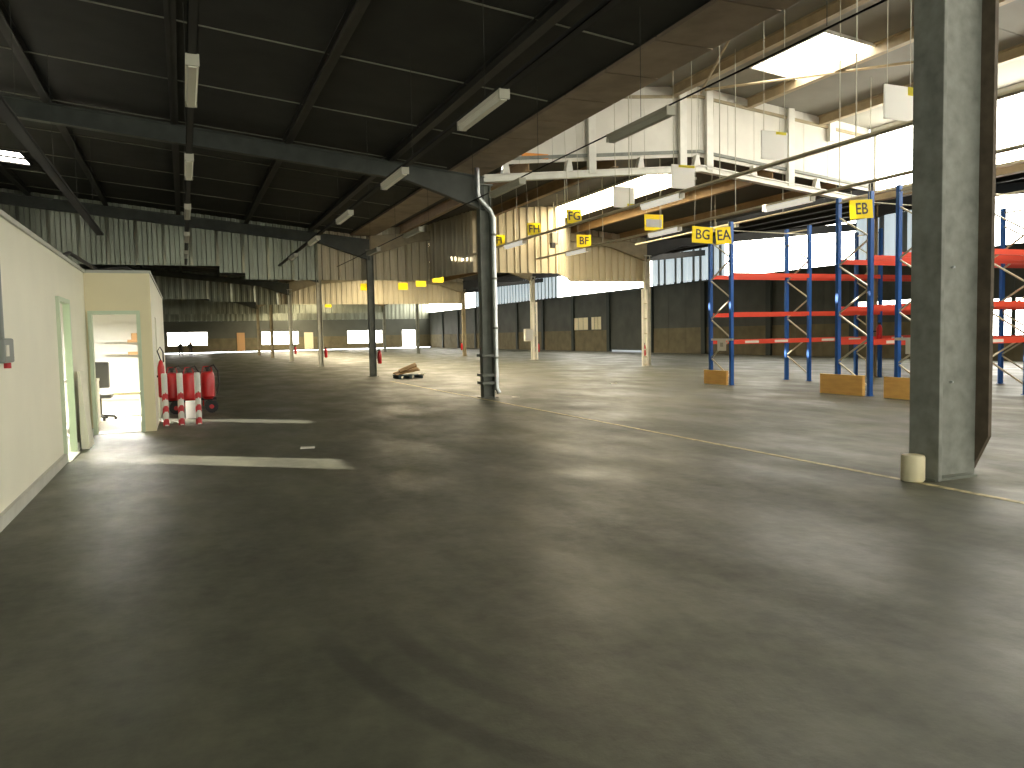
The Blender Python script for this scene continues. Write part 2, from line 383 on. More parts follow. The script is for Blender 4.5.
# ------------------------------------------------------------------ rafters
def rafter(name, label, pts, y, haunch, m, depth=.36, wf=.2, group=None):
    # pts: (x, z_top) list; haunch: set of x where the member deepens at a column
    cx = sum(p[0] for p in pts)/len(pts); root = thing(name, (cx, y, min(p[1] for p in pts)), label, 'beam', group)
    top = []; 
    for i, (x, z) in enumerate(pts):
        top.append((x, z, depth+(.45 if x in haunch else 0)))
    seq = []
    for i in range(len(top)-1):
        (xa, za, da), (xb, zb, db) = top[i], top[i+1]
        seq.append((xa, za, da))
        for hx, hz, hd, ox, oz in ((xa, za, da, xb, zb), (xb, zb, db, xa, za)):
            if hd > depth:
                t = 2.0/abs(ox-hx); seq.append((hx+(ox-hx)*t, hz+(oz-hz)*t, depth))
    seq.append(top[-1]); seq.sort(key=lambda q: q[0])
    mb = MB(); mb.prism([(x, y-.05, z) for x, z, dd in seq]+[(x, y-.05, z-dd) for x, z, dd in reversed(seq)], (0, .1, 0)); mb.build('web', m, root)
    for k, nm in ((0, 'top_flange'), (1, 'bottom_flange')):
        mb = MB()
        for (xa, za, da), (xb, zb, db) in zip(seq[:-1], seq[1:]):
            mb.bar((xa, y, za-da*k), (xb, y, zb-db*k), wf, .03)
        mb.build(nm, m, root)
    return root
where = ['over the near column', 'meeting the column with the bent downpipe', 'above the first corrugated curtain', 'behind the first corrugated curtain', 'above the second corrugated curtain', 'far behind the second curtain', 'above the third curtain', 'deep in the hall near the far wall']
for k in range(0, 8):
    y = YG[k]
    rafter('roof_rafter', 'dark steel roof rafter of the left bay, '+where[k], [(XL, z_left(XL)-.2), (XA, z_left(XA)-.2)], y, {XA} if k else set(), 'rafter_green', group='left bay rafters')
    if k >= 1:
        rafter('roof_rafter', ('white steel gable beam below the white panels' if k == 1 else 'pitched steel roof beam of the middle bay, '+where[k]), [(XA, 5.72-.1*(k == 1)), (13.76, 6.38-.1*(k == 1)), (XB, 5.72-.1*(k == 1))], y, set() if k == 1 else {XA, XB}, 'white_steel' if k == 1 else 'column_olive', depth=.15 if k == 1 else .34, group='middle bay beams')
        rafter('roof_rafter', 'steel roof rafter of the right bay, '+where[k].replace('column with the bent downpipe', 'olive column behind the racks'), [(XB, z_right(XB)-.2), (XR, z_right(XR)-.2)], y, {XB}, 'dark_steel', group='right bay rafters')

# ------------------------------------------------------------------ columns
def i_section(mb, x, y, z0, z1, b, dpt, t=.02):
    mb.box(x-dpt/2, x-dpt/2+t, y-b/2, y+b/2, z0, z1); mb.box(x+dpt/2-t, x+dpt/2, y-b/2, y+b/2, z0, z1); mb.box(x-dpt/2+t, x+dpt/2-t, y-t/2, y+t/2, z0, z1)
def column(x, y, label, m, ztop, b=.2, dpt=.26, group=None):
    root = thing('steel_column', (x, y, 0), label, 'column', group)
    mb = MB(); i_section(mb, x, y, .02, ztop, b, dpt); mb.build('shaft', m, root)
    mb = MB(); mb.box(x-dpt/2-.07, x+dpt/2+.07, y-b/2-.07, y+b/2+.07, 0, .02); mb.build('base_plate', m, root)
    mb = MB(); mb.box(x-dpt/2-.06, x+dpt/2+.06, y-b/2-.02, y+b/2+.02, ztop-.03, ztop); mb.build('cap_plate', m, root)
    return root
# the wide near column
xn, yn, bb, dp = 7.09, 5.69, .36, .78
ca = thing('steel_column', (xn+dp/2, yn+bb/2, 0), 'wide dark grey column standing in the right foreground', 'column')
mb = MB(); mb.box(xn, xn+.05, yn, yn+bb, 0, 7.9); mb.build('near_flange', 'column_encased', ca, bevel=.008)
mb = MB(); mb.box(xn+.05, xn+dp-.05, yn+bb/2-.03, yn+bb/2+.03, 0, 7.9); mb.build('web', 'column_encased', ca)
mb = MB(); x1 = xn+dp-.05
mb.prism([(x1, yn, .42), (x1, yn+bb/2, .05), (x1, yn+bb, 0), (x1, yn+bb, 7.9), (x1, yn, 7.9)], (.05, 0, 0)); mb.build('far_flange', 'column_brown', ca)
mb = MB(); mb.box(xn-.02, xn+.6, yn+.02, yn+bb+.02, 0, .025); mb.build('base_plate', 'column_grey', ca)
for z in (1.0, 2.2):
    mb = MB(); mb.lathe([(.018, 0), (.018, .02)], (xn+.34, yn+bb/2-.05, z), 8); mb.build('bolt', 'zinc', ca)
mb = MB(); mb.lathe([(.10, 0), (.115, .02), (.115, .25), (.105, .27), (.06, .28)], (0, 0, 0), 20)
tag(mb.build('post_guard', 'cream_yellow', smooth=True, base=(0, 0, 0)), 'small cream plastic guard standing at the foot of the wide column', 'guard').location = (6.93, 5.86, 0)
# column with the bent downpipe
cb = column(XA, YB, 'grey steel column with a bent downpipe on its right side', 'column_grey', 5.4, .24, .3)
mb = MB(); mb.tube([(6.93, YB-.2, 5.76), (6.93, YB-.2, 5.15), (6.97, YB-.2, 5.02), (7.26, YB-.2, 4.72), (7.33, YB-.2, 4.55), (7.33, YB-.2, .25), (7.38, YB-.24, .12)], .06, 10)
mb.build('downpipe', 'zinc', cb, smooth=True)
for z in (4.1, 3.0, 1.75, 1.0):
    mb = MB(); mb.lathe([(.078, 0), (.078, .05)], (7.33, YB-.2, z), 10); mb.build('pipe_clamp', 'column_grey', cb)
for z in (.35, .55, 1.05):
    mb = MB(); mb.box(XA-.21, XA+.24, YB-.2, YB+.2, z, z+.07); mb.build('column_collar', 'column_grey', cb)
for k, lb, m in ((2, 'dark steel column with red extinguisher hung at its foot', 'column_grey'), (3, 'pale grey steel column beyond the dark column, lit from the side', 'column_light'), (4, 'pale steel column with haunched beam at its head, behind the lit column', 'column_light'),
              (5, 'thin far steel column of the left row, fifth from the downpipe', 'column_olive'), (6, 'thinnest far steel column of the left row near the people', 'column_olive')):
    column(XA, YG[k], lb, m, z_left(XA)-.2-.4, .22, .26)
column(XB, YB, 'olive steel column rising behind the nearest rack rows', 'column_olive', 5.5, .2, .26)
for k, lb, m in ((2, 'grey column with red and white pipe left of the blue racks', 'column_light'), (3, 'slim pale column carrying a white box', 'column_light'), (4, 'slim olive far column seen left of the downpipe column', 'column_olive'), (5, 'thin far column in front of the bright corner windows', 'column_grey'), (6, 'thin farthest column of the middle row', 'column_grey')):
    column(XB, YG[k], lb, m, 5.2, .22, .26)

# things on the columns
def extinguisher_small(x, y, z, label, br=.12):
    root = thing('fire_extinguisher', (x, y, z), label, 'extinguisher')
    mb = MB(); mb.lathe([(.07, 0), (.085, .03), (.085, .42), (.06, .5), (.03, .53)], (x, y, z), 12); mb.build('cylinder', 'red_paint', root, smooth=True)
    mb = MB(); mb.box(x-.05, x+.03, y-.03, y+.02, z+.53, z+.6); mb.build('valve', 'black_rubber', root)
    mb = MB(); mb.tube([(x-.05, y, z+.55), (x-.12, y-.05, z+.5), (x-.12, y-.06, z+.2)], .012, 6); mb.build('hose', 'black_rubber', root)
    mb = MB(); mb.box(x-.02, x+.02, y, y+br, z+.3, z+.34); mb.build('bracket', 'black_rubber', root)
    return root
extinguisher_small(7.43, YC-.05, .52, 'red fire extinguisher hung on the dark column')
extinguisher_small(7.43, YG[3]-.05, .52, 'red fire extinguisher hung on the pale lit column')
extinguisher_small(7.43, YG[4]-.05, .52, 'red fire extinguisher hung on the pale column under the haunched beam')
extinguisher_small(XB-.25, YG[2]-.1, .48, 'red fire extinguisher on the column beside the blue racks')
extinguisher_small(XB+.3, YG[3]-.1, .48, 'red fire extinguisher under the white box on the slim column')
extinguisher_small(XB-.26, YG[4]-.14, .48, 'small red extinguisher on the olive far column left of the downpipe')
extinguisher_small(XB-.05, YB-.35, 1.15, 'red fire extinguisher on the olive column behind the racks', .3)
eb = thing('electrical_box', (19.98, YG[3]-.25, 1.2), 'white electrical box fixed to the slim pale column', 'box')
mb = MB(); mb.box(19.65, 20.3, YG[3]-.35, YG[3]-.12, 1.18, 1.94); mb.build('case', 'label_white', eb, bevel=.02)
mb = MB(); mb.box(19.7, 20.25, YG[3]-.365, YG[3]-.35, 1.24, 1.88); mb.build('door', 'sign_white', eb)
def ladder_post(x, y, label):
    root = thing('cable_riser', (x, y, 0), label, 'cable riser')
    for dx in (-.12, .12):
        mb = MB(); mb.box(x+dx-.04, x+dx+.04, y-.04, y+.04, 0, 3.6); mb.build('rail', 'label_white', root)
    for z in (.05, .4, .75, 1.5, 2.2, 2.9):
        mb = MB(); mb.box(x-.12, x+.12, y-.03, y+.03, z, z+.06); mb.build('rung', 'brace_zinc', root)
ladder_post(20.02, YG[2]-.35, 'pale ladder shaped cable riser on the column beside the racks')
ladder_post(20.35, YG[3]-.35, 'pale ladder shaped cable riser on the slim column below the white box')

# ------------------------------------------------------------------ corrugated smoke curtains
def corr(mb, p, q, z0a, z0b, z1a, z1b, per=.33, dep=.06):
    p = Vector((p[0], p[1], 0)); q = Vector((q[0], q[1], 0)); Ln = (q-p).length; t = (q-p)/Ln; nrm = Vector((t.y, -t.x, 0))
    prof = []; s = 0
    while s < Ln-1e-6:
        for ds, o in ((0, 0), (.42, 0), (.5, 1), (.92, 1)):
            v = s+ds*per
            if v < Ln: prof.append((v, o*dep))
        s += per
    prof.append((Ln, 0))
    pt = [(p+t*a+nrm*o, a/Ln) for a, o in prof]
    for (a, fa), (b, fb) in zip(pt[:-1], pt[1:]):
        za0, zb0 = z0a+(z0b-z0a)*fa, z0a+(z0b-z0a)*fb; za1, zb1 = z1a+(z1b-z1a)*fa, z1a+(z1b-z1a)*fb
        mb.poly([(a.x, a.y, za0), (b.x, b.y, zb0), (b.x, b.y, zb1), (a.x, a.y, za1)], int(abs(((a+b)/2-p).dot(nrm)) > dep*.9))
def curtain(label, path, zb, zt, mats, width=1.0, per=.33):
    root = thing('smoke_curtain', (path[0][0], path[0][1], zb(path[0][0])), label, 'curtain')
    for (ax, ay), (bx, by) in zip(path[:-1], path[1:]):
        Ln = math.hypot(bx-ax, by-ay); n = max(1, round(Ln/width))
        for i in range(n):
            p = (ax+(bx-ax)*i/n, ay+(by-ay)*i/n); q = (ax+(bx-ax)*(i+1)/n, ay+(by-ay)*(i+1)/n)
            xm = (p[0]+q[0])/2; mb = MB(); off = random.uniform(0, .02)
            corr(mb, (p[0], p[1]-off), (q[0], q[1]-off), zb(xm), zb(xm), zt(p[0], p[1]), zt(q[0], q[1]), per)
            o = mb.build('panel', mats(xm), root)
            so = o.modifiers.new('thickness', 'SOLIDIFY'); so.thickness = .008
    return root
def zt_(x, y):
    if x <= XA-.7: return z_left(x)-.02
    if x < XA+.35: return 5.74
    if x < XB: return z_mid(x)-.02
    return z_right(x)-.02
def zbc(x): return 4.45 if x < 1.2 else (4.2 if x < 2.6 else (3.95 if x < 9.8 else (4.02 if x < 16 else 3.97)))
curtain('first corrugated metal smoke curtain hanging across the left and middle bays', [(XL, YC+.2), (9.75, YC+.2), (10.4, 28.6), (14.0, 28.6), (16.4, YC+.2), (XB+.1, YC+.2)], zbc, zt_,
        lambda x: 'galvanised_shaded' if x < 5.5 else 'galvanised_lit', .95)
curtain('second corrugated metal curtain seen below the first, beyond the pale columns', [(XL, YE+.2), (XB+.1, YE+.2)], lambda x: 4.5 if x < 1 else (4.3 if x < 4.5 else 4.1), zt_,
        lambda x: 'galvanised_shaded' if x < 6 else 'galvanised_lit', 1.6, .4)
curtain('third corrugated metal curtain, farthest and lowest in the view', [(XL, YF+.2), (XB+.1, YF+.2)], lambda x: 4.3, zt_, lambda x: 'galvanised_shaded', 3.3, .6)

# ------------------------------------------------------------------ right outer wall
wr = sroot('wall_right', (XR, 50, 0), 'dark panelled outer wall with concrete base and bright glazed band')
bays = []; y = YC-6.61*6
while y < YFAR-1: bays.append((y, min(y+6.61, YFAR))); y += 6.61
for i, (a, b) in enumerate(bays):
    mb = MB(); mb.box(XR-.25, XR, a-.22, a+.22, 0, 5.0); mb.build('pillar', 'pillar_dark', wr)
    dooray = 53.0 < (a+b)/2 < 57.5
    n = 3 if a < 60 else 2
    for j in range(n):
        p, q = a+(b-a)*j/n, a+(b-a)*(j+1)/n
        if not dooray:
            lowwin = (21 < (p+q)/2 < 26.6)
            mb = MB(); mb.box(XR-.1, XR, p+.01, q-.01, 0, 1.05 if lowwin else 1.85); mb.build('base_slab', 'plinth', wr)
            if lowwin:
                mb = MB(); mb.box(XR-.06, XR-.02, p+.12, q-.08, 1.05, 2.75); mb.build('pane', 'daylight', wr)
                mb = MB(); mb.box(XR-.07, XR, p+.01, q-.01, 2.75, 5.05); mb.build('wall_panel', 'wall_dark', wr)
                mb = MB(); mb.box(XR-.08, XR, p-.08, p+.12, 1.05, 2.75); mb.build('mullion', 'wall_dark', wr)
            else:
                slot = 27.5 < (p+q)/2 < 31.5
                mb = MB(); mb.box(XR-.07, XR, p+.01, q-.01, 1.85, 2.5 if slot else 5.05); mb.build('wall_panel', 'wall_dark', wr)
                if slot:
                    mb = MB(); mb.box(XR-.06, XR-.02, p+.15, q-.15, 2.5, 2.95); mb.build('pane', 'daylight', wr)
                    mb = MB(); mb.box(XR-.07, XR, p+.01, q-.01, 2.95, 5.05); mb.build('wall_panel', 'wall_dark', wr)
        ym = (p+q)/2
        bright = (20 < ym < 26.6) or (33 < ym < 42) or (52.5 < ym < 69) or (ym > 92)
        mb = MB(); zt = z_right(XR)
        mb.box(XR-.05, XR-.01, p+.03, q-.03, 5.08, zt-.02) if bright else corr(mb, (XR-.05, p), (XR-.05, q), 5.08, 5.08, zt-.02, zt-.02, .8, .08)
        mb.build('glazed_panel', 'daylight' if bright else ['daylight_blue', 'rib_grey'], wr)
    if dooray:
        for j in range(10):
            z = .16+j*.48; mb = MB(); mb.box(XR-.08, XR-.03, a+.22, b-.22, z, z+.482); mb.build('door_slat', 'wall_dark', wr)
    mb = MB(); mb.box(XR-.14, XR, a, b, 5.0, 5.09); mb.build('rail', 'pillar_dark', wr)
for a, b in ((62.2, 65.0), (59.8, 61.6)):
    for j in range(3):
        p = a+(b-a)*j/3; mb = MB(); mb.box(XR-.14, XR-.1, p+.06, p+(b-a)/3-.06, 1.9, 3.0); o = mb.build('pane', 'cream_yellow', wr)
mb = MB(); mb.box(XR, XR+.3, -8, YFAR, 5.0, 5.2); mb.build('outer_rail', 'wall_dark', wr)

# far wall
wf = sroot('wall_far', (14, YFAR, 0), 'distant dark end wall with three wide bright windows')
WIN = [(-1.9, 2.9, 1.05, 2.75), (9.8, 14.6, .95, 2.65), (21.4, 26.3, .85, 2.6), (29.3, 31.2, .2, 2.6)]
def far_piece(x0, x1, z0, z1, m='far_wall', nm='wall_panel', yo=0): 
    mb = MB(); mb.box(x0+.0005, x1-.0005, YFAR+yo, YFAR+.15, z0, z1); return mb.build(nm, m, wf)
cur = XL
for (a, b, z0, z1) in WIN+[(XR, XR, 0, 0)]:
    n = max(1, round((a-cur)/3.3))
    for j in range(n):
        p, q = cur+(a-cur)*j/n, cur+(a-cur)*(j+1)/n
        far_piece(p, q, .1, 1.9, 'plinth', 'base_slab'); far_piece(p, q, 1.9, 4.2)
    if b > a:
        far_piece(a, b, .1, z0, 'plinth', 'base_slab') if z0 > .3 else None
        far_piece(a, b, z1, 4.2)
        wn = far_piece(a, b, z0, z1, 'daylight', 'window_pane', .05); wn['label'] = 'bright window'
        mb = MB(); mb.box((a+b)/2-.05, (a+b)/2+.05, YFAR+.02, YFAR+.06, z0, z1); mb.build('window_bar', 'white_steel', wn)
    cur = b
for j in range(12):
    p, q = XL+(XR-XL)*j/12, XL+(XR-XL)*(j+1)/12; mb = MB(); corr(mb, (p, YFAR), (q, YFAR), 4.2, 4.2, 7.6, 7.6, .6); mb.build('upper_sheet', 'galvanised_shaded', wf)
mb = MB(); mb.box(6.6, 7.6, YFAR-.1, YFAR, .2, 2.6); o = mb.build('door_leaf', 'shelf_wood', wf)
mb = MB(); mb.box(15.4, 16.6, YFAR-.1, YFAR, .2, 2.5); o = mb.build('door_leaf', 'cream_yellow', wf)
mb = MB(); mb.box(XL-5, XR+10, YFAR+.6, YFAR+.8, -.05, .16); struct(mb.build('trim_3', 'daylight_soft'), 'bright strip of daylight under the far wall')

# back wall with added fill panes, and left outer wall with windows the low sun comes through
wb = sroot('wall_back', (14, YBACK, 0), 'end wall behind the viewer with added glowing fill panes')
for x0, x1, z0, z1 in ((XL-.2, -5.4, 0, 8.6), (-5.4, 6.0, 0, 2.4), (-5.4, 6.0, 5.0, 8.6), (6.0, 8.2, 0, 8.6), (19.6, XR+.2, 0, 8.6), (8.2, 19.6, 0, 2.6), (8.2, 19.6, 7.4, 8.6)):
    mb = MB(); mb.box(x0, x1, YBACK-.2, YBACK, z0, z1); mb.build('wall_panel', 'far_wall', wb)
for i in range(4):
    x0 = 8.2+2.85*i; mb = MB(); mb.box(x0+.05, x0+2.8, YBACK-.1, YBACK-.06, 2.6, 7.4); mb.build('pane', 'fill_back_dim', wb)
    x1 = -5.4+2.85*i; mb = MB(); mb.box(x1+.05, x1+2.8, YBACK-.1, YBACK-.06, 2.4, 5.0); mb.build('pane', 'fill_back', wb)
    mb = MB(); mb.box(x0-.05, x0+.05, YBACK-.15, YBACK-.02, 2.6, 7.4); mb.build('mullion', 'white_steel', wb)
wl = sroot('wall_left', (XL, 50, 0), 'left outer wall with high windows behind the office')
openings = [(15.1, 17.5), (21.2, 22.8)]
cur = YBACK
for a, b in openings+[(YFAR, YFAR)]:
    mb = MB(); mb.box(XL-.15, XL, cur, a, 0, z_left(XL)); mb.build('wall_panel', 'far_wall', wl)
    if b > a:
        mb = MB(); mb.box(XL-.15, XL, a, b, 0, 2.2); mb.build('wall_panel', 'far_wall', wl)
        mb = MB(); mb.box(XL-.15, XL, a, b, 4.5, z_left(XL)); mb.build('wall_panel', 'far_wall', wl)
        mb = MB(); mb.box(XL-.09, XL-.08, a, b, 2.2, 4.5); mb.build('pane', 'clear_pane', wl)
    cur = b

# ------------------------------------------------------------------ office box on the left
of = sroot('wall_office', (-1.5, 12, 0), 'cream panelled office partition along the left')
HT = 2.87
def pan(x0, x1, y0, y1, z0, z1, m='cream', nm='wall_panel'):
    mb = MB(); mb.box(x0, x1, y0, y1, z0, z1); return mb.build(nm, m, of)
ys = [7.75, 9.6, 11.0, 12.05]
for a, b in zip(ys[:-1], ys[1:]): pan(-1.55, -1.5, a+.001, b-.001, .12, HT-.05)
pan(-1.55, -1.5, 12.05, 13.18, 2.24, HT-.05); pan(-1.55, -1.5, 13.18, 15.46, .12, HT-.05)
pan(-1.60, -1.47, 7.75, 15.5, HT-.05, HT, 'skirting', 'top_trim')
pan(-1.55, -1.46, 7.75, 12.05, 0, .12, 'skirting', 'skirting'); pan(-1.55, -1.46, 13.18, 15.44, 0, .12, 'skirting', 'skirting')
pan(-1.6, -1.46, YBACK, 7.75, 0, HT, 'grey_block', 'block_wall')
for z in (.5, 1.0, 1.5, 2.0, 2.5): pan(-1.465, -1.455, YBACK, 7.75, z, z+.012, 'skirting', 'joint')
# facing wall with doorway
pan(-1.5, -1.46, 15.46, 15.56, 0, HT-.05, 'cream_yellow'); pan(-.64, -.46, 15.46, 15.56, 0, HT-.05, 'cream_yellow'); pan(-1.46, -.64, 15.46, 15.56, 2.16, HT-.05, 'cream_yellow')
pan(-1.5, -.44, 15.44, 15.58, HT-.05, HT, 'skirting', 'top_trim')
# side wall facing the hall, with the door the second strip of sun falls through
pan(-.54, -.46, 15.56, 17.25, 0, HT-.05); pan(-.54, -.46, 17.25, 18.05, 2.1, HT-.05); pan(-.54, -.46, 18.05, 24.9, 0, HT-.05)
pan(-.55, -.44, 15.58, 24.9, HT-.05, HT, 'skirting', 'top_trim')
# room inside
pan(-6.0, -.54, 24.8, 24.9, 0, HT, 'office_white', 'inner_wall'); pan(-6.03, -5.98, 7.75, 24.8, 0, 2.2, 'office_white', 'inner_wall')
pan(-6.0, -1.6, 7.7, 7.78, 0, HT, 'office_white', 'inner_wall'); pan(-5.98, -.54, 15.58, 24.8, 0, .006, 'office_floor', 'inner_floor')
pan(-3.2, -.54, 15.58, 24.8, 2.80, 2.86, 'office_white', 'ceiling_shield'); pan(-3.6, -1.6, 7.78, 15.4, 2.80, 2.86, 'office_white', 'ceiling_shield')  # part ceiling added to keep lamp light off the cable ladder
# door frames
d1 = sroot('door_1', (-1.05, 15.45, 0), 'pale green frame of the open doorway into the bright office')
for x0, x1, z0, z1 in ((-1.46, -1.40, 0, 2.16), (-.70, -.64, 0, 2.16), (-1.40, -.70, 2.10, 2.16)):
    mb = MB(); mb.box(x0, x1, 15.40, 15.6, z0, z1); mb.build('door_frame', 'door_green', d1)
mb = MB(); mb.box(-1.40, -.70, 15.40, 15.6, 0, .01); mb.build('threshold', 'skirting', d1)
d2 = sroot('door_2', (-1.5, 12.7, 0), 'pale green side door standing open in the cream partition')
for y0, y1, z0, z1 in ((12.05, 12.13, 0, 2.24), (13.1, 13.18, 0, 2.24), (12.13, 13.1, 2.18, 2.24)):
    mb = MB(); mb.box(-1.55, -1.46, y0, y1, z0, z1); mb.build('door_frame', 'door_green', d2)
mb = MB(); mb.box(-2.7, -1.62, 12.14, 12.19, .01, 2.16); mb.build('door_leaf', 'door_green', d2)
mb = MB(); mb.box(-1.55, -1.42, 12.15, 13.08, 0, .012); mb.build('threshold', 'skirting', d2)
# board leaning in the corner
mb = MB(); mb.prism([(-1.44, 13.42, 0), (-1.33, 13.42, 0), (-1.41, 13.42, 1.18), (-1.44, 13.42, 1.18)], (0, .62, 0))
tag(mb.build('leaning_board', 'cream', base=(-1.4, 13.9, 0)), 'cream board leaning against the partition beside the open side door', 'board')
# switch box near the left edge
sb = thing('switch_box', (-1.43, 8.2, 1.42), 'grey switch box on the partition at the left edge', 'switch')
mb = MB(); mb.box(-1.46, -1.39, 7.9, 8.32, 1.44, 1.66); mb.build('case', 'grey_plastic', sb, bevel=.015)
mb = MB(); mb.tube([(-1.43, 8.05, 1.66), (-1.43, 8.05, HT)], .018, 8); mb.build('conduit', 'grey_plastic', sb)
mb = MB(); mb.lathe([(.03, 0), (.03, .05)], (-1.42, 8.15, 1.39), 10); mb.build('gland', 'red_stripe', sb)
mb = MB(); mb.box(-1.39, -1.38, 7.95, 8.05, 1.5, 1.6); mb.build('cover_plate', 'label_white', sb)
# unseen lamp added to brighten the office, and furniture
ol = thing('fill_lamp', (-2.6, 20.5, 2.66), 'added fill lamp hidden inside the office', 'lamp')
mb = MB(); mb.box(-3.03, -1.01, 20.3, 20.7, 2.62, 2.66); mb.build('diffuser', 'office_fill', ol)
mb = MB(); mb.box(-3.05, -.99, 20.28, 20.72, 2.66, 2.72); mb.box(-3.05, -3.03, 20.28, 20.72, 2.58, 2.66); mb.box(-1.01, -.99, 20.28, 20.72, 2.58, 2.66); mb.box(-3.05, -.99, 20.28, 20.3, 2.58, 2.66); mb.box(-3.05, -.99, 20.7, 20.72, 2.58, 2.66); mb.build('housing', 'office_white', ol)
for x in (-2.9, -1.2):
    mb = MB(); mb.tube([(x, 20.5, 2.72), (x, 20.5, 2.80)], .012, 6); mb.build('hanger_wire', 'wire', ol)
def office_chair(x, y):
    root = thing('office_chair', (x, y, 0), 'dark grey swivel chair in the office doorway', 'chair')
    mb = MB(); mb.box(x-.24, x+.24, y-.24, y+.24, .46, .55); mb.build('seat', 'chair_grey', root, bevel=.03)
    mb = MB(); mb.box(x-.25, x+.22, y-.30, y-.22, .68, 1.22); mb.build('backrest', 'chair_grey', root, bevel=.03)
    mb = MB(); mb.bar((x, y-.27, .5), (x, y-.28, .75), .06, .03); mb.build('back_bar', 'black_rubber', root)
    mb = MB(); mb.lathe([(.03, .1), (.03, .46)], (x, y, 0), 10); mb.build('gas_post', 'black_rubber', root)
    for k in range(5):
        a = k*2*math.pi/5; mb = MB(); mb.bar((x, y, .11), (x+.28*math.cos(a), y+.28*math.sin(a), .07), .05, .04); l = mb.build('leg', 'black_rubber', root)
        mb = MB(); mb.lathe([(.03, 0), (.03, .06)], (x+.28*math.cos(a), y+.28*math.sin(a), 0), 8); mb.build('caster', 'black_rubber', l)
office_chair(-1.6, 18.3)
dk = thing('office_desk', (-1.9, 17.9, 0), 'white desk beside the chair in the office', 'desk')
mb = MB(); mb.box(-2.6, -1.56, 17.5, 18.0, .84, .89); mb.build('desktop', 'office_white', dk)
for x in (-2.55, -1.62):
    mb = MB(); mb.box(x, x+.05, 17.52, 17.98, 0, .84); mb.build('side_panel', 'office_white', dk)
bt = thing('low_table', (-1.2, 19.2, 0), 'long low pale table in the office', 'table')
mb = MB(); mb.box(-1.75, -.75, 19.0, 19.4, .46, .52); mb.build('table_top', 'cream_yellow', bt)
for x in (-1.7, -.82):
    for yv in (19.02, 19.33):
        mb = MB(); mb.box(x, x+.05, yv, yv+.05, 0, .46); mb.build('leg', 'cream_yellow', bt)
for z, lb in ((1.62, 'upper pale shelf with a wooden box on the office wall'), (1.28, 'lower pale shelf with wooden edge on the office wall')):
    sh = thing('wall_shelf', (-1.35, 24.7, z), lb, 'shelf')
    mb = MB(); mb.box(-2.0, -.95, 24.55, 24.8, z, z+.04); mb.build('shelf_board', 'office_white', sh)
    mb = MB(); mb.box(-1.4, -.95, 24.5, 24.56, z-.02, z+.06); mb.build('shelf_edge', 'shelf_wood', sh)
mb = MB(); mb.box(-1.3, -1.0, 24.55, 24.75, 1.66, 1.86); tag(mb.build('storage_box', 'shelf_wood', base=(-1.15, 24.65, 1.66)), 'small orange box on the upper office shelf', 'box')
# cable bundles lying on top of the office
for pts, lb in (([(-1.3, 15.6, HT), (-.9, 16.2, HT+.12), (-.6, 17.0, HT+.02)], 'dark cable loop lying on top of the office front'), ([(-1.5, 13, HT+.0), (-1.55, 14.2, HT+.16), (-1.3, 15.5, HT+.02)], 'dark cable trailing along the top of the partition')):
    mb = MB(); mb.tube(pts, .03, 6); tag(mb.build('cable', 'black_rubber', base=pts[0]), lb, 'cable')

# ------------------------------------------------------------------ fire point beside the office
def bollard(x, y, label):
    n, rows = 16, 44; h = 1.0; prof = [(.055, 0)]+[(.055, h*i/rows) for i in range(1, rows)]+[(.045, h)]
    def mf(i, k):
        z = i/rows
        return 0 if z < .69 and ((z*4.1+.25*math.sin(2*math.pi*k/n)+.2) % 1) < .48 else 1
    mb = MB(); mb.lathe(prof, (x, y, 0), n, 1, mf); o = mb.build('striped_post', ['red_stripe', 'white_stripe'], smooth=True, base=(x, y, 0))
    return tag(o, label, 'post')
bollard(-.37, 16.3, 'red and white striped post nearest the office wall')
bollard(-.10, 16.3, 'middle red and white striped post before the extinguishers')
bollard(.21, 16.3, 'right hand red and white striped post by the wheeled extinguisher')
def wheeled(x, y, label, r0=.15, h=.62, z0=.3):
    root = thing('wheeled_extinguisher', (x, y, 0), label, 'extinguisher')
    mb = MB(); mb.lathe([(r0*.6, z0), (r0, z0+.06), (r0, z0+h-.1), (r0*.85, z0+h-.03), (r0*.4, z0+h)], (x, y, 0), 18); mb.build('cylinder', 'red_paint', root, smooth=True)
    mb = MB(); mb.lathe([(.03, z0+h), (.03, z0+h+.06), (.05, z0+h+.06), (.05, z0+h+.1)], (x, y, 0), 10); mb.build('valve', 'black_rubber', root)
    for s in (-1, 1):
        mb = MB(); cy = y+s*(r0+.03); mb.tube([(x+.06, cy-.025, .14), (x+.06, cy+.025, .14)], .14, 16); wh = mb.build('wheel', 'black_rubber', root)
        mb = MB(); mb.tube([(x+.06, cy-.03, .14), (x+.06, cy+.03, .14)], .05, 10); mb.build('hub', 'red_paint', wh)
    mb = MB(); mb.tube([(x-r0*.7, y+.1, .14), (x-r0*.7, y+.16, z0+h), (x-r0*.5, y+.2, z0+h+.1), (x+r0*.5, y+.2, z0+h+.1), (x+r0*.7, y+.16, z0+h), (x+r0*.7, y+.1, .14)], .014, 6); mb.build('handle', 'red_paint', root)
    mb = MB(); mb.tube([(x, y, z0+h+.08), (x+r0*.9, y-.03, z0+h+.14), (x+r0*1.5, y-.02, z0+h), (x+r0*1.6, y, z0+h*.55), (x+r0*1.25, y-.03, z0+.1)], .018, 8); mb.build('hose', 'black_rubber', root)
    mb = MB(); mb.box(x-r0-.02, x+r0+.02, y+.02, y+.14, z0-.03, z0+.02); mb.build('foot_frame', 'black_rubber', root)
wheeled(-.27, 18.9, 'wheeled red extinguisher in shadow behind the first gap of striped posts')
wheeled(.07, 18.5, 'bright red wheeled extinguisher framed between the middle and right posts', .14)
wheeled(.46, 18.9, 'wheeled red extinguisher with a looped hose, right of all the posts')
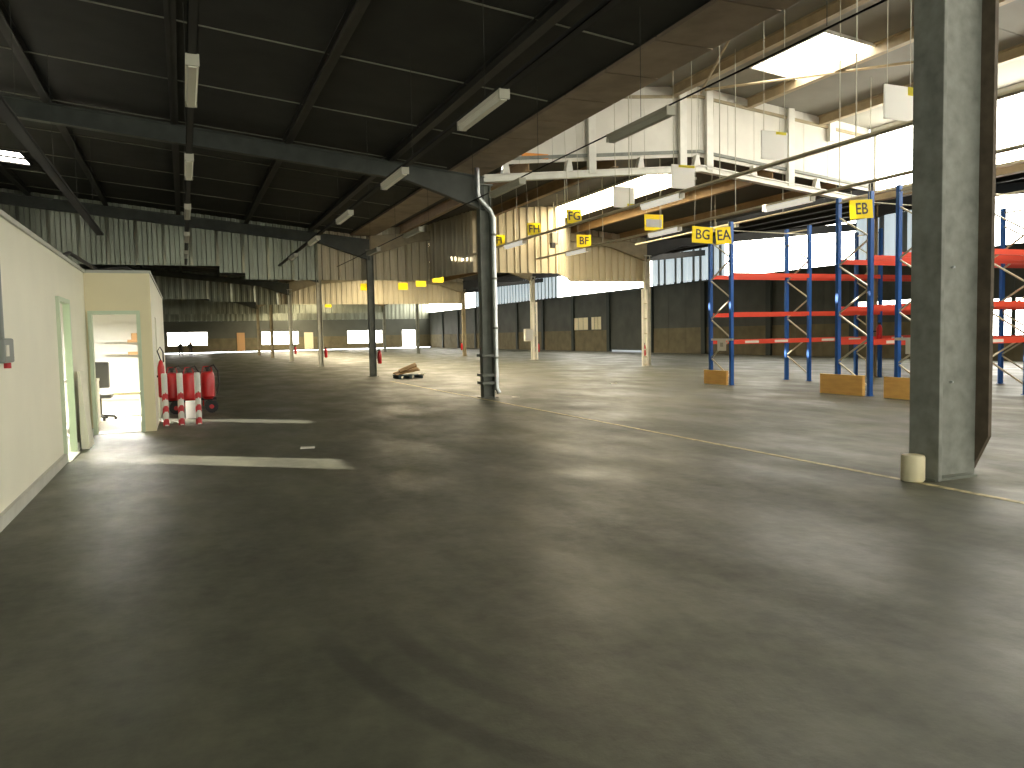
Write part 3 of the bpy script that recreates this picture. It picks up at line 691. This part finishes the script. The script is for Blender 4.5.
fe = thing('fire_extinguisher', (-.38, 17.0, .45), 'tall red extinguisher hung on the office wall behind the striped post', 'extinguisher')
mb = MB(); mb.lathe([(.05, .5), (.065, .53), (.065, 1.1), (.04, 1.2), (.02, 1.24)], (-.38, 17.0, 0), 12); mb.build('cylinder', 'red_paint', fe, smooth=True)
mb = MB(); mb.tube([(-.38, 17.0, 1.24), (-.43, 16.95, 1.42), (-.38, 16.95, 1.5), (-.33, 16.95, 1.4), (-.33, 16.97, 1.2)], .012, 6); mb.build('hose', 'black_rubber', fe)
mb = MB(); mb.box(-.462, -.40, 16.97, 17.03, .9, .94); mb.build('wall_bracket', 'black_rubber', fe)
mb = MB(); mb.box(-.02, .28, 17.5, 17.8, 0, .36); tag(mb.build('white_block', 'sign_white', base=(.13, 17.65, 0), bevel=.01), 'low white block on the floor under the bright red extinguisher', 'box')  # plain block standing in for an unidentified white patch

# ------------------------------------------------------------------ racks
LV = [1.25, 2.06, 3.2]; RH = 4.72; RX = [14.72+2.91*k for k in range(4)]
def rack(yf, yr, label, nb):
    root = thing('pallet_rack', (RX[0], (yf+yr)/2, 0), label, 'rack', 'blue and red pallet racks')
    for k in range(nb+1):
        x = RX[k]
        fr = None
        for j, y in enumerate((yf, yr)):
            mb = MB(); mb.box(x-.05, x+.05, y-.045, y+.045, .01, RH); p = mb.build('upright_post', 'rack_blue', root)
            mb = MB(); mb.box(x-.08, x+.08, y-.07, y+.07, 0, .01); mb.build('foot_plate', 'rack_blue', p)
            fr = fr or p
        zs = [.2+i*.58 for i in range(9)]
        for i in range(8):
            if zs[i+1] > RH: break
            a, b = (yr, yf) if i % 2 else (yf, yr)
            z0, z1 = zs[i], zs[i+1]
            if i % 2 == 0: a, b = yf, yr
            mb = MB(); mb.bar((x+.0, a, z0), (x+.0, b, z1), .03, .045, up=(1, 0, 0)); mb.build('brace', 'brace_zinc', root)
        mb = MB(); mb.bar((x, yf, RH-.12), (x, yr, RH-.12), .03, .04); mb.build('brace', 'brace_zinc', root)
    for k in range(nb):
        for z in LV:
            for y in (yf-.03, yr+.03):
                mb = MB(); mb.box(RX[k]+.05, RX[k+1]-.05, y-.025, y+.025, z-.06, z+.06); bm = mb.build('beam', 'rack_red', root)
                if z == LV[0] and y < yf:
                    for t in (.16, .55):
                        mb = MB(); xx = RX[k]+2.8*t; mb.box(xx, xx+.5, y-.03, y-.025, z-.035, z+.035); mb.build('label_strip', 'label_white', bm)
    mb = MB(); mb.tube([(RX[0], yf, RH-.25), (RX[1], yf, RH-.28)], .012, 6); mb.build('tie_rod', 'brace_zinc', root)
    return root
rack(18.66, 19.63, 'far blue and red pallet rack row with signs BG and EA at its end', 3)
rack(13.65, 14.62, 'middle blue and red pallet rack row left of the wide column', 3)
rack(11.93, 12.88, 'nearest blue and red pallet rack row, mostly behind the wide column', 2)
def kick(x, y0, y1, h, label):
    root = thing('kick_board', (x, (y0+y1)/2, 0), label, 'board')
    mb = MB(); mb.box(x-.03, x+.01, y0, y1, 0, h); mb.build('face_board', 'kick_wood', root, bevel=.006)
    mb = MB(); mb.box(x+.01, x+.05, y0, y0+.04, 0, h); mb.build('end_board', 'kick_wood', root)
kick(14.6, 18.72, 19.78, .42, 'orange wooden kick board at the end of the far rack row')
kick(14.6, 13.72, 15.05, .48, 'orange wooden kick board at the end of the middle rack row')
kick(14.6, 11.95, 13.12, .48, 'orange wooden kick board at the end of the nearest rack row')
for y, lb in ((19.0, 'paper notice hung on the end of the far rack row'), (12.4, 'paper notice hung on the end of the nearest rack row')):
    nt_ = thing('paper_notice', (14.64, y, 1.05), lb, 'notice')
    mb = MB(); mb.box(14.63, 14.64, y-.2, y+.2, 1.0, 1.36); mb.build('sheet', 'label_white', nt_)
    mb = MB(); mb.box(14.64, 14.665, y-.5, y+.5, 1.30, 1.36); mb.build('hanging_strip', 'label_white', nt_)
    mb = MB(); mb.box(14.622, 14.63, y-.08, y+.06, 1.12, 1.24); mb.build('print', 'red_stripe' if y < 15 else 'lamp_dim', nt_)

# ------------------------------------------------------------------ signs
def text_mesh(s, size):
    cu = bpy.data.curves.new('lettering', 'FONT'); cu.body = s; cu.size = size; cu.align_x = 'CENTER'; cu.align_y = 'CENTER'; cu.extrude = .003; cu.resolution_u = 3; cu.offset = .004
    ob = bpy.data.objects.new('lettering', cu); COL.objects.link(ob)
    dg = bpy.context.evaluated_depsgraph_get(); me = bpy.data.meshes.new_from_object(ob.evaluated_get(dg)); bpy.data.objects.remove(ob); return me
def sign(cx, y, cz, wd, ht, text, label, m='sign_yellow', ztop=None, tilt=0, yellow_part=None, strip=None):
    root = thing('aisle_sign', (cx, y, cz-ht/2), label, 'sign', 'hanging aisle signs')
    mb = MB(); mb.box(cx-wd/2, cx+wd/2, y-.012, y+.012, cz-ht/2, cz+ht/2); b = mb.build('sign_board', m, root)
    if text:
        me = text_mesh(text, ht*.86); me.materials.clear(); me.materials.append(M['sign_ink'])
        o = bpy.data.objects.new('lettering', me); COL.objects.link(o); o.parent = b
        o.rotation_euler = (math.pi/2, 0, 0); o.location = (0, -.014, ht/2)
    if yellow_part:
        mb = MB(); mb.box(cx+yellow_part[0]*wd/2, cx+yellow_part[1]*wd/2, y-.016, y-.012, cz+yellow_part[2]*ht/2, cz+yellow_part[3]*ht/2); mb.build('yellow_part', 'sign_yellow', b)
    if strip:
        mb = MB(); mb.box(cx-wd*.42, cx+wd*.42, y-.016, y-.012, cz-ht*.28, cz+ht*.2); mb.build('glare_patch', 'sign_white', b)  # pale patch paints the glare over the middle of the sign
    if ztop:
        for s_ in (-1, 1):
            mb = MB(); mb.tube([(cx+s_*wd*.4, y, cz+ht/2), (cx+s_*wd*.4, y, ztop)], .006, 5); mb.build('hanger_wire', 'wire', root)
    root.rotation_euler = (0, tilt, 0)
    return root
Z1, X1, X2 = 4.44, 9.6, 12.6
for i, (y, t) in enumerate(((24.1, 'FI'), (21.3, 'FH'), (18.72, 'FG'))):
    sign(X1+.08, y, 4.69, .43, .36, t, 'yellow hanging sign lettered '+t, ztop=z_mid(X1)-.05 if y > YB else z_high(X1)-.05, tilt=math.radians(-2))
for y, lb, tabp, cz in ((16.05, 'hanging sign painted white as glare, yellow at its lower corner, before the lit skylight', (.3, 1, -1, -.6), 4.7), (13.7, 'hanging sign painted white as glare, yellow along its top, below the gable ridge', (-.4, 1, .78, 1), 4.72), (11.0, 'hanging sign painted white as glare, yellow at its top corner, before the white gable', (.1, .9, .8, 1.0), 4.74), (8.43, 'nearest hanging sign painted white as glare beside the wide column', (.6, 1, .5, 1), 4.76)):
    sign(X1, y, cz+.04, .56, .48, None, lb, 'sign_white', ztop=z_high(X1)-.05, yellow_part=tabp)  # white face is glare put into the colour of yellow signs
sign(X2, 23.7, 4.70, .54, .42, 'BF', 'yellow hanging sign lettered BF', ztop=z_mid(X2)-.05)
sign(X2+.05, 19.5, 4.74, .62, .46, None, 'yellow hanging sign with a pale patch of painted glare in the middle', ztop=z_mid(X2)-.05, strip=True)
sign(13.78, 18.75, 4.33, .70, .46, 'BG', 'yellow sign lettered BG left of the far rack', tilt=math.radians(2), ztop=z_high(13.78)-.05)
sign(14.42, 18.60, 4.31, .52, .48, 'EA', 'yellow sign lettered EA on the far rack end', tilt=math.radians(-5), ztop=4.7)
sign(14.33, 13.55, 4.28, .68, .42, 'EB', 'yellow sign on the end of the middle rack row', tilt=math.radians(-5), ztop=4.7)
sign(14.4, 11.85, 4.5, .7, .42, None, 'yellow sign edge peeping out beside the wide column', ztop=4.7)
for x, y, z, t, lb in ((10.4, 48.0, 4.7, None, 'small far yellow sign just right of the dark column'), (12.5, 47.0, 4.68, None, 'far yellow sign in the middle of the second curtain'), (12.85, 44.3, 4.7, None, 'far yellow sign right of the one before the second curtain'), (12.67, 40.4, 4.68, None, 'yellow sign tucked under the boxed out curtain'), (12.5, 74.0, 4.7, None, 'farthest yellow sign below the second curtain')):
    sign(x, y, z, .6, .42, t, lb, ztop=z_mid(x)-.05)

# ------------------------------------------------------------------ cable trays with fluorescent lights
def tray(x, y0, y1, z, zroof, label, m='tray', wd=.09, hang=3.3, name='cable_tray', ht=.05):
    root = thing(name, (x, (y0+y1)/2, z), label, 'cable tray')
    mb = MB(); mb.box(x-wd/2, x+wd/2, y0, y1, z, z+.012); mb.box(x-wd/2, x-wd/2+.008, y0, y1, z, z+ht); mb.box(x+wd/2-.008, x+wd/2, y0, y1, z, z+ht); mb.build('channel', m, root)
    y = y0+.6
    while y < y1:
        mb = MB(); mb.tube([(x, y, z+.03), (x, y, zroof(y))], .01 if m == 'tray' else .004, 5); mb.build('hanger_wire', 'wire' if m == 'tray' else 'wire_dark', root); y += hang
    return root
def lightfix(x, y, z, label, m='lamp_white', L=1.5, wd=.13, group=None):
    root = thing('fluorescent_light', (x, y, z-.12), label, 'light', group)
    mb = MB(); mb.box(x-wd/2, x+wd/2, y-L/2, y+L/2, z-.05, z); mb.build('housing', m, root)
    mb = MB(); mb.prism([(x-wd/2+.01, y-L/2+.02, z-.05), (x-wd*.3, y-L/2+.02, z-.12), (x+wd*.3, y-L/2+.02, z-.12), (x+wd/2-.01, y-L/2+.02, z-.05)], (0, L-.04, 0)); mb.build('diffuser', m, root)
    for s in (-1, 1):
        mb = MB(); mb.box(x-wd/2, x+wd/2, y+s*(L/2)-.015, y+s*(L/2)+.015, z-.11, z+.005); mb.build('end_cap', 'lamp_dim', root)
    return root
tray(.2, 2, 31.8, Z1, lambda y: z_left(.2), 'thin cable tray running down the left bay under the dark roof', 'tray_dark')
tray(3.55, 2, 31.8, Z1, lambda y: z_left(3.55), 'thin cable tray running down the left bay towards the dark column', 'tray_dark')
tray(5.78, 2, 31.8, Z1, lambda y: z_left(5.78), 'dark cable tray running under the valley gutter', 'tray_dark', .016, ht=.016)
tray(X1, 2, 27.5, Z1, lambda y: z_high(X1) if y < YB else z_mid(X1), 'pale cable tray carrying the F signs')
tray(X2, 2, 27.5, Z1, lambda y: z_high(X2) if y < YB else z_mid(X2), 'pale cable tray passing in front of the blue racks')
tray(17.0, 2, 27.5, 5.1, lambda y: z_high(17) if y < YB else z_mid(17), 'cable tray high above the rack rows')
lo = tray(-1.95, 2, 24, 4.5, lambda y: z_left(-1.95), 'wide dark cable ladder hung above the office partition', 'tray_dark', .17)
nn = ['nearest', 'second', 'third', 'fourth', 'fifth', 'sixth', 'seventh', 'eighth']
for i, y in enumerate((9.31, 13.8, 18.5, 23.0, 27.5)): lightfix(.2, y, Z1, nn[i]+' fluorescent light of the left line, hung above the office', 'lamp_white' if i < 2 else 'lamp_dim', group='left line lights')
for i, y in enumerate((9.33, 13.75, 18.4, 23.0, 27.6)): lightfix(3.55, y, Z1, nn[i]+' fluorescent light of the line leading to the dark column', 'lamp_white', group='second line lights')
for i, y in enumerate((9.29, 14.0, 20.6, 25.4)): lightfix(5.80, y, Z1, nn[i]+' fluorescent light of the line under the gutter', 'lamp_dim', group='gutter line lights')
for i, y in enumerate((14.5, 22.6)): lightfix(X1, y, Z1, nn[i]+' fluorescent light on the tray of F signs', 'lamp_lit', group='F tray lights')
for i, y in enumerate((14.0, 18.9, 24.2)): lightfix(X2, y, Z1, nn[i]+' fluorescent light on the tray before the blue racks', 'lamp_lit', group='rack tray lights')
for i, y in enumerate((14.0, 22.0)): lightfix(17.0, y, 5.1, nn[i]+' fluorescent light high above the rack rows', 'lamp_dim', group='high tray lights')
# flood lamp hung near the boxed out curtain
fl = thing('flood_lamp', (13.4, 27.6, 5.0), 'grey flood lamp hung before the boxed out curtain', 'lamp')
mb = MB(); mb.box(13.25, 13.55, 27.5, 27.8, 5.05, 5.5); mb.build('housing', 'lamp_dim', fl, bevel=.03)
mb = MB(); mb.box(13.2, 13.36, 27.45, 27.6, 4.9, 5.1); mb.build('lens_hood', 'black_rubber', fl)
mb = MB(); mb.tube([(13.4, 27.65, 5.5), (13.4, 27.65, z_mid(13.4))], .02, 6); mb.build('drop_rod', 'wire', fl)

# ------------------------------------------------------------------ pallet with cardboard
pl = thing('pallet', (8.0, 29.7, 0), 'low dark pallet lying on the floor beside the dark column', 'pallet')
for i in range(5):
    mb = MB(); yv = 29.3+i*.19; mb.box(7.5, 8.5, yv, yv+.12, .11, .135); mb.build('deck_board', 'pallet_teal', pl)
for xv in (7.52, 7.95, 8.38):
    mb = MB(); mb.box(xv, xv+.1, 29.3, 30.18, 0, .11); mb.build('bearer', 'pallet_teal', pl)
mb = MB(); mb.hexa([(7.45, 29.3, .14), (8.35, 29.25, .3), (8.4, 30.0, .42), (7.5, 30.1, .18), (7.45, 29.3, .17), (8.35, 29.25, .33), (8.4, 30.0, .45), (7.5, 30.1, .21)])
tag(mb.build('cardboard_sheet', 'cardboard', base=(7.9, 29.6, .14)), 'lower brown cardboard sheet on the pallet', 'cardboard')
mb = MB(); mb.hexa([(7.6, 29.35, .22), (8.25, 29.3, .46), (8.35, 29.9, .56), (7.7, 30.0, .3), (7.6, 29.35, .25), (8.25, 29.3, .49), (8.35, 29.9, .59), (7.7, 30.0, .33)])
tag(mb.build('cardboard_sheet', 'cardboard', base=(7.9, 29.6, .22)), 'upper tilted brown cardboard sheet on the pallet', 'cardboard')
mb = MB(); mb.tube([(8.3, 29.25, .15), (8.5, 29.2, .16), (8.55, 29.5, .16)], .03, 8); tag(mb.build('plastic_scrap', 'label_white', base=(8.4, 29.3, .14)), 'pale plastic scrap on the right end of the pallet', 'scrap')
# litter on the floor
for x, y, lb in ((1.6, 11.7, 'small white scrap on the floor before the sun strip'), (12.4, 21.5, 'pale scrap lying on the floor left of the racks'), (7.75, 18.4, 'white scrap at the foot of the downpipe column')):
    mb = MB(); mb.hexa([(x-.1, y-.04, .002), (x+.1, y-.06, .002), (x+.12, y+.05, .002), (x-.08, y+.06, .002), (x-.1, y-.04, .012), (x+.1, y-.06, .03), (x+.12, y+.05, .014), (x-.08, y+.06, .028)])
    tag(mb.build('paper_scrap', 'label_white', base=(x, y, 0)), lb, 'litter')

# ------------------------------------------------------------------ two people far away
def person(x, y, ang, label, stride, lean):
    J = {'pelvis': (0, 0, .95), 'waist': (0, .0, 1.12), 'chest': (0, lean, 1.34), 'neck': (0, lean, 1.5), 'head': (0, lean+.01, 1.60), 'top': (0, lean, 1.74)}
    for s, n_ in ((-1, 'l'), (1, 'r')):
        st = stride*s
        J['hip'+n_] = (s*.10, 0, .9); J['knee'+n_] = (s*.12, st*.5-.02, .5); J['ankle'+n_] = (s*.12, st+.02, .09); J['toe'+n_] = (s*.14, st-.17, .04)
        J['sh'+n_] = (s*.19, lean, 1.42); J['el'+n_] = (s*.27, lean+.03+st*.2, 1.14); J['wr'+n_] = (s*.25, lean-.08-st*.3, .92); J['ha'+n_] = (s*.24, lean-.12-st*.3, .82)
    E_ = [('pelvis', 'waist'), ('waist', 'chest'), ('chest', 'neck'), ('neck', 'head'), ('head', 'top')]
    for n_ in 'lr': E_ += [('pelvis', 'hip'+n_), ('hip'+n_, 'knee'+n_), ('knee'+n_, 'ankle'+n_), ('ankle'+n_, 'toe'+n_), ('chest', 'sh'+n_), ('sh'+n_, 'el'+n_), ('el'+n_, 'wr'+n_), ('wr'+n_, 'ha'+n_)]
    R_ = {'pelvis': .16, 'waist': .15, 'chest': .19, 'neck': .065, 'head': .105, 'top': .08, 'hip': .1, 'knee': .07, 'ankle': .05, 'toe': .045, 'sh': .09, 'el': .06, 'wr': .045, 'ha': .04}
    ks = list(J); me = bpy.data.meshes.new('body'); me.from_pydata([J[k] for k in ks], [(ks.index(a), ks.index(b)) for a, b in E_], [])
    ob = bpy.data.objects.new('body', me); COL.objects.link(ob)
    sk = ob.modifiers.new('skin', 'SKIN')
    for i, k in enumerate(ks):
        rr = R_[k] if k in R_ else R_[k[:-1]]; me.skin_vertices[0].data[i].radius = (rr, rr*(.72 if k in ('pelvis', 'waist', 'chest') else 1)); me.skin_vertices[0].data[i].use_root = (k == 'pelvis')
    sd = ob.modifiers.new('sub', 'SUBSURF'); sd.levels = sd.render_levels = 1
    dg = bpy.context.evaluated_depsgraph_get(); m2 = bpy.data.meshes.new_from_object(ob.evaluated_get(dg)); bpy.data.objects.remove(ob)
    m2.materials.clear()
    for k in ('trousers', 'jacket', 'skin'): m2.materials.append(M[k])
    for p in m2.polygons:
        z = p.center.z; xx = abs(p.center.x); p.use_smooth = True
        p.material_index = 2 if z > 1.5 or (xx > .2 and z < .93 and z > .7) else (1 if z > .93 else 0)
    root = thing('person', (x, y, 0), label, 'person'); root.rotation_euler = (0, 0, ang); root.scale = (.92, .9, .88)
    o = bpy.data.objects.new('body', m2); COL.objects.link(o); o.parent = root
    mb = MB(); mb.lathe([(.07, -.02), (.115, .03), (.11, .1), (.06, .15)], (0, lean+.02, 1.63), 10); h = mb.build('hair', 'hair', None, smooth=True); h.parent = root
person(-.32, 92, 2.9, 'person in dark clothes standing left before the far window', .10, .01)
person(.68, 92, 3.3, 'person in dark clothes standing right before the far window', .16, .02)

# the whole office box stands a hand's breadth further left
for o in bpy.data.objects:
    if o.parent is None and (o in (of, d1, d2, sb, ol, dk, bt) or o.name.split('.')[0] in ('leaning_board', 'office_chair', 'wall_shelf', 'storage_box', 'cable')):
        o.location.x -= .055
sb.location.y += .14
fe.location.x -= .055
